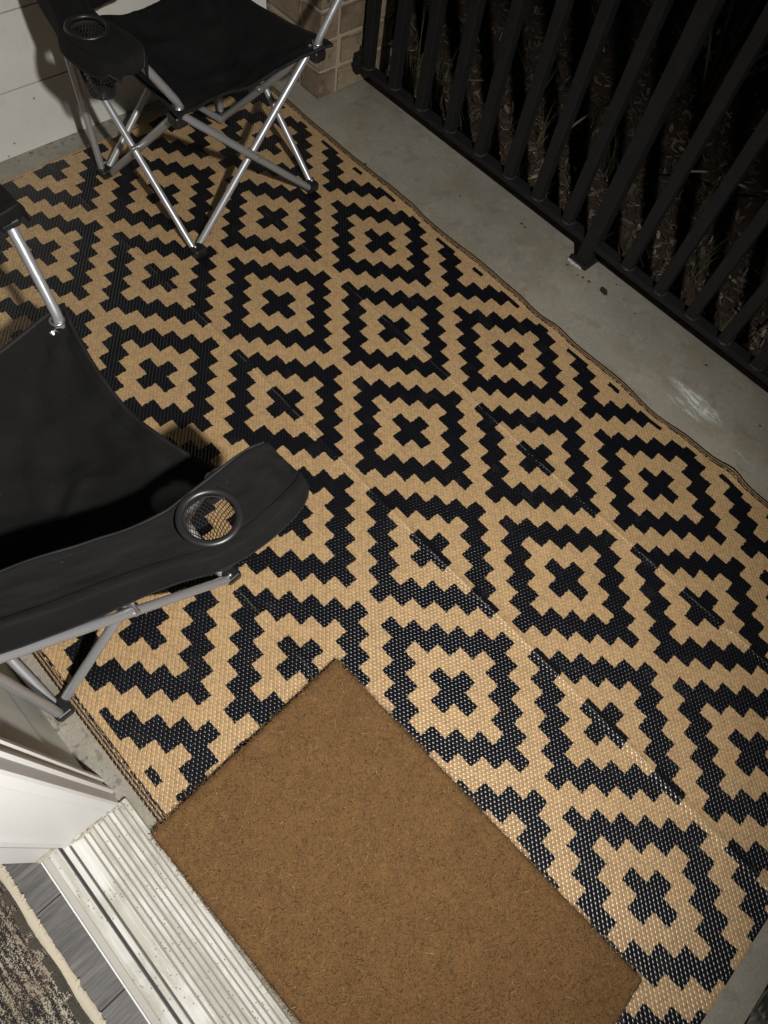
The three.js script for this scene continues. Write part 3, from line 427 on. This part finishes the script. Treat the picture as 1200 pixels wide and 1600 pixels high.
const nearChair = campChair('black folding camp chair with its back to the house wall beside the door');
nearChair.position.set(21.7 * U, 0.007, 49.5 * U); nearChair.rotation.y = 0.035;
const farChair = nearChair.clone(); farChair.name = nm('camp_chair'); farChair.userData = { ...nearChair.userData, label: 'black folding camp chair with its back to the white siding wall' }; scene.add(farChair);
farChair.position.set(-8.1 * U, 0.007, 15.8 * U); farChair.rotation.y = -1.511;

// ---------------------------------------------------------------- mulch, weeds, twigs and litter
{
  const cg = new THREE.BoxGeometry(1, 0.16, 0.28, 3, 1, 1); { const p = cg.attributes.position; for (let i = 0; i < p.count; i++) { const x = p.getX(i); p.setY(i, p.getY(i) + 0.12 * x * x); p.setZ(i, p.getZ(i) * (1 - 0.9 * Math.abs(x))); } cg.computeVertexNormals(); }
  const N = 32000, im = new THREE.InstancedMesh(cg, std({ color: 0xffffff, roughness: 0.95 }), N), d = new THREE.Object3D(), c = new THREE.Color();
  for (let k = 0; k < N; k++) { const x = rr(-1.0, 2.5), q = rnd(), z = SZ0 * U - 0.01 - q * q * 2.2; const y = -2.2 * U + 0.03 * (fbm(x * 5, z * 5, 4, 61) - 0.5) + 0.012 * (fbm(x * 24, z * 24, 3, 62) - 0.5) + rr(0, 0.012);
    d.position.set(x, y, z); d.rotation.set(rr(-0.6, 0.6), rr(0, 6.28), rr(-0.5, 0.5)); const s = 0.006 + 0.034 * Math.pow(rnd(), 2.2) + (rnd() < 0.02 ? 0.03 : 0); d.scale.set(s, s * rr(0.2, 0.6), s * rr(0.3, 1.6)); d.updateMatrix(); im.setMatrixAt(k, d.matrix);
    const t = rnd(), b = rr(0.4, 1.25); if (t < 0.035) c.setRGB(0.34 * b, 0.28 * b, 0.21 * b); else if (t < 0.5) c.setRGB(0.065 * b, 0.05 * b, 0.038 * b); else c.setRGB(0.135 * b, 0.108 * b, 0.08 * b); im.setColorAt(k, c); }
  im.name = 'mulch_chips'; im.userData = { kind: 'stuff', label: 'loose brown bark mulch and dead grass beyond the railing', category: 'mulch' }; im.castShadow = im.receiveShadow = true; scene.add(im);
}
const leafG = (() => { const g = new THREE.BufferGeometry(); g.setAttribute('position', new THREE.Float32BufferAttribute([0, 0, 0, -0.5, 0.35, 0.1, 0.5, 0.35, 0.1, -0.42, 0.7, 0.05, 0.42, 0.7, 0.05, 0, 1.25, -0.08, 0, 0.4, 0, 0, 0.75, -0.04], 3)); g.setIndex([0, 6, 1, 0, 2, 6, 1, 6, 7, 1, 7, 3, 6, 2, 4, 6, 4, 7, 3, 7, 5, 7, 4, 5]); g.computeVertexNormals(); return g; })();
const gMats = [[0.055, 0.08, 0.025], [0.08, 0.095, 0.035], [0.16, 0.14, 0.08]].map(c => std({ color: lin(...c), roughness: 0.7 }));
function bladeGeo(n, len, spread, wd) { const gs = []; for (let k = 0; k < n; k++) { const a = rr(0, 6.28), l = len * rr(0.5, 1.1), b = rr(0.15, 1) * spread, P = [], I = []; const m = 6; for (let i = 0; i <= m; i++) { const t = i / m, x = b * t * t, y = l * t * (1 - 0.3 * t * b / l), w = wd * (1 - t * 0.95); P.push(x, y, -w, x, y, w); if (i) { const q = 2 * i; I.push(q - 2, q, q - 1, q - 1, q, q + 1); } } const g = new THREE.BufferGeometry(); g.setAttribute('position', new THREE.Float32BufferAttribute(P, 3)); g.setIndex(I); g.computeVertexNormals(); g.rotateY(a); g.translate(rr(-1, 1) * 0.012, 0, rr(-1, 1) * 0.012); gs.push(g); } return mergeGeometries(gs); }
[[-8.5, -14.5, 9, 0], [-5, -16, 8, 0], [-1.5, -15, 7, 2], [1.2, -15.3, 6, 1], [4.6, -16.5, 7, 0], [11, -15.2, 6, 1], [22.6, -14.6, 5, 0], [30.6, -15, 6, 0], [39.8, -16, 5, 1], [6.5, -24, 8, 2], [47, -21, 10, 2], [16, -27, 8, 1], [-10, -17, 11, 0], [-7, -19, 9, 1], [-3.2, -18, 8, 0], [9.2, -16.4, 6, 0], [14.2, -15.6, 5, 0], [18.8, -15.2, 5, 1], [26.8, -15.4, 6, 0], [35.4, -15.2, 5, 0], [44, -15.4, 6, 0], [3, -26, 11, 0], [10, -30, 12, 1], [27, -31, 12, 0], [20, -22, 7, 0], [33, -22, 7, 1], [41, -26, 9, 0]].forEach(([x, z, h, m]) => {
  const t = mesh('grass_tuft', bladeGeo(16, h * U, h * 0.7 * U, 0.0016), gMats[m]); t.position.set(x * U, -2.4 * U, z * U); tag(t, ['fresh green grass tuft growing in the mulch beyond the railing', 'olive green grass tuft growing in the mulch beyond the railing', 'straw coloured dry grass tuft in the mulch beyond the railing'][m], 'grass tuft', ['fresh grass tufts behind the railing', 'olive grass tufts behind the railing', 'dry grass tufts behind the railing'][m]); });
function shrub(x, z, h, n, spread, label) {
  const g = thing('shrub', label, 'shrub', 'shrubs in the mulch bed'); g.position.set(x * U, -2.4 * U, z * U);
  const ls = [], stemM = std({ color: lin(0.12, 0.1, 0.07), roughness: 0.9 });
  for (let k = 0; k < n; k++) { const a = rr(0, 6.28), s = rr(0.3, 1) * spread, hh = h * rr(0.5, 1), pts = [[0, 0, 0], [Math.cos(a) * s * 0.25 + rr(-1, 1), hh * 0.4, Math.sin(a) * s * 0.25 + rr(-1, 1)], [Math.cos(a) * s * 0.6 + rr(-1, 1), hh * 0.75, Math.sin(a) * s * 0.6], [Math.cos(a) * s, hh, Math.sin(a) * s]];
    mesh('stem', tube(pts, 0.22, 5, 10), stemM, g);
    const cv = new THREE.CatmullRomCurve3(pts.map(q => V(...q))); for (let q = 0; q < 34; q++) { const p = cv.getPointAt(0.25 + 0.75 * rnd()); const l = leafG.clone(); const sc = rr(0.014, 0.032); l.scale(sc * 0.7, sc, sc); l.rotateX(rr(0.2, 1.6)); l.rotateY(rr(0, 6.28)); l.translate(p.x + rr(-1, 1) * 0.025, p.y + rr(-1, 1) * 0.02, p.z + rr(-1, 1) * 0.025); ls.push(l); } }
  const f = mesh('foliage', mergeGeometries(ls), gMats[0], g); f.userData.kind = 'stuff';
}
shrub(38, -40, 24, 11, 13, 'dark leafy shrub in the mulch bed behind the railing post');
shrub(58, -30, 26, 12, 12, 'dark leafy shrub in the mulch bed facing the foot of the rug');
shrub(14, -52, 26, 11, 14, 'dark leafy shrub in the mulch bed facing the brick pillar');
{ // twigs
  const tw = std({ color: lin(0.17, 0.14, 0.1), roughness: 0.9 });
  [[[23, 3.5, -26], [27, 5, -28], [31, 4.6, -30], [35, 6.2, -31]], [[8.5, -1, -24], [10, 2.4, -25], [12.5, 6, -27]], [[-1.4, -1.6, -14.6], [-0.9, 1.5, -14.9], [-1.5, 4.8, -15.2]], [[43, -1.2, -20], [44.5, 3, -21], [44.2, 8, -21.6]]].forEach((p, k) => tag(mesh('twig', tube(p, 0.14, 5, 12), tw), 'thin bare dead twig sticking out of the mulch', 'twig', 'twigs in the mulch'));
  // litter on the slab
  const lf = leafG.clone(); lf.rotateX(Math.PI / 2 - 0.12); lf.scale(0.022, 0.024, 0.034); lf.rotateY(0.9);
  const lm = mesh('dead_leaf', lf, std({ color: lin(0.035, 0.026, 0.018), roughness: 0.7 })); lm.position.set(28.2 * U, 0.004, -8.6 * U); tag(lm, 'small dark curled leaf lying on the concrete by the railing post', 'leaf');
  const pale = std({ color: lin(0.34, 0.27, 0.18), roughness: 0.8 });
  [[33.5, -16.5], [31.0, -17.5], [11, -17], [4.5, -23], [15.5, -20.5], [46, -19], [24.5, -22], [36.5, -25], [-3.5, -18], [1.5, -20.5], [8.2, -21.5], [19, -17.5], [28, -20], [40, -21.5], [43, -16.5], [13, -24], [21.5, -26], [33, -28]].forEach(([x, z]) => { const g = leafG.clone(); g.rotateX(Math.PI / 2 - rr(0, 0.5)); const s = rr(0.014, 0.026); g.scale(s, s, s); g.rotateY(rr(0, 6.28)); const m = mesh('fallen_leaf', g, pale); m.position.set(x * U, -1.7 * U, z * U); tag(m, 'pale dry leaf lying on the dark mulch behind the railing', 'leaf', 'fallen leaves on the mulch'); });
  const cr = []; for (const [x, z] of [[16.3, -8.6], [16.9, -8.5], [25.4, -7.7], [26.0, -7.9], [26.8, -8.0], [29, -10.2], [32.85, -8.5], [23.7, -8.0], [-1.2, -0.6], [50, -7], [9, -6], [42, -9]]) { const q = new THREE.DodecahedronGeometry(rr(0.08, 0.16) * U, 0); q.scale(1.2, 0.6, 1); q.translate(x * U, 0.0015, z * U); cr.push(q); }
  const cm = mesh('dirt_crumbs', mergeGeometries(cr), std({ color: lin(0.05, 0.04, 0.03), roughness: 0.9 })); cm.userData = { kind: 'stuff', label: 'tiny dark dirt crumbs scattered on the concrete near the railing', category: 'dirt' };
}

// ---------------------------------------------------------------- the flood lamp fixture on the end wall
{
  const t = thing('flood_lamp', 'small white flood lamp mounted high on the stucco end wall', 'lamp');
  const dir = LAMP_AIM.clone().sub(LAMP).normalize(), q = new THREE.Quaternion().setFromUnitVectors(new THREE.Vector3(0, 0, 1), dir);
  mesh('wall_plate', new THREE.CylinderGeometry(2.2 * U, 2.2 * U, 0.8 * U, 28).rotateZ(Math.PI / 2).translate(74.8 * U, 73 * U, 49.5 * U), whitePaint, t);
  mesh('arm', tube([[74.6, 73, 49.5], [73.6, 73.6, 49.5], [73, 73, 49.5], [72.6, 72.2, 49.4]], 0.45), whitePaint, t);
  const sh = mesh('housing', new THREE.LatheGeometry([[0.4, -3.2], [1.2, -3.1], [1.9, -2.2], [2.2, -0.6], [2.35, 0.25], [2.2, 0.25], [1.9, -0.7], [0.3, -1.2]].map(([r, y]) => new THREE.Vector2(r * U, y * U)), 32).rotateX(Math.PI / 2).applyQuaternion(q).translate(LAMP.x, LAMP.y, LAMP.z), whitePaint, t);
  mesh('lens', new THREE.CircleGeometry(1.85 * U, 32).translate(0, 0, -0.5 * U).applyQuaternion(q).translate(LAMP.x, LAMP.y, LAMP.z), std({ color: 0xffffff, emissive: lin(1, 0.96, 0.9), emissiveIntensity: 6 }), sh);
  lampLight.position.copy(LAMP).addScaledVector(dir, 0.012); lampLight.target.position.copy(LAMP_AIM); lampLight.target.name = 'flood_lamp_target'; scene.add(lampLight, lampLight.target);
}
renderer.render(scene, camera);
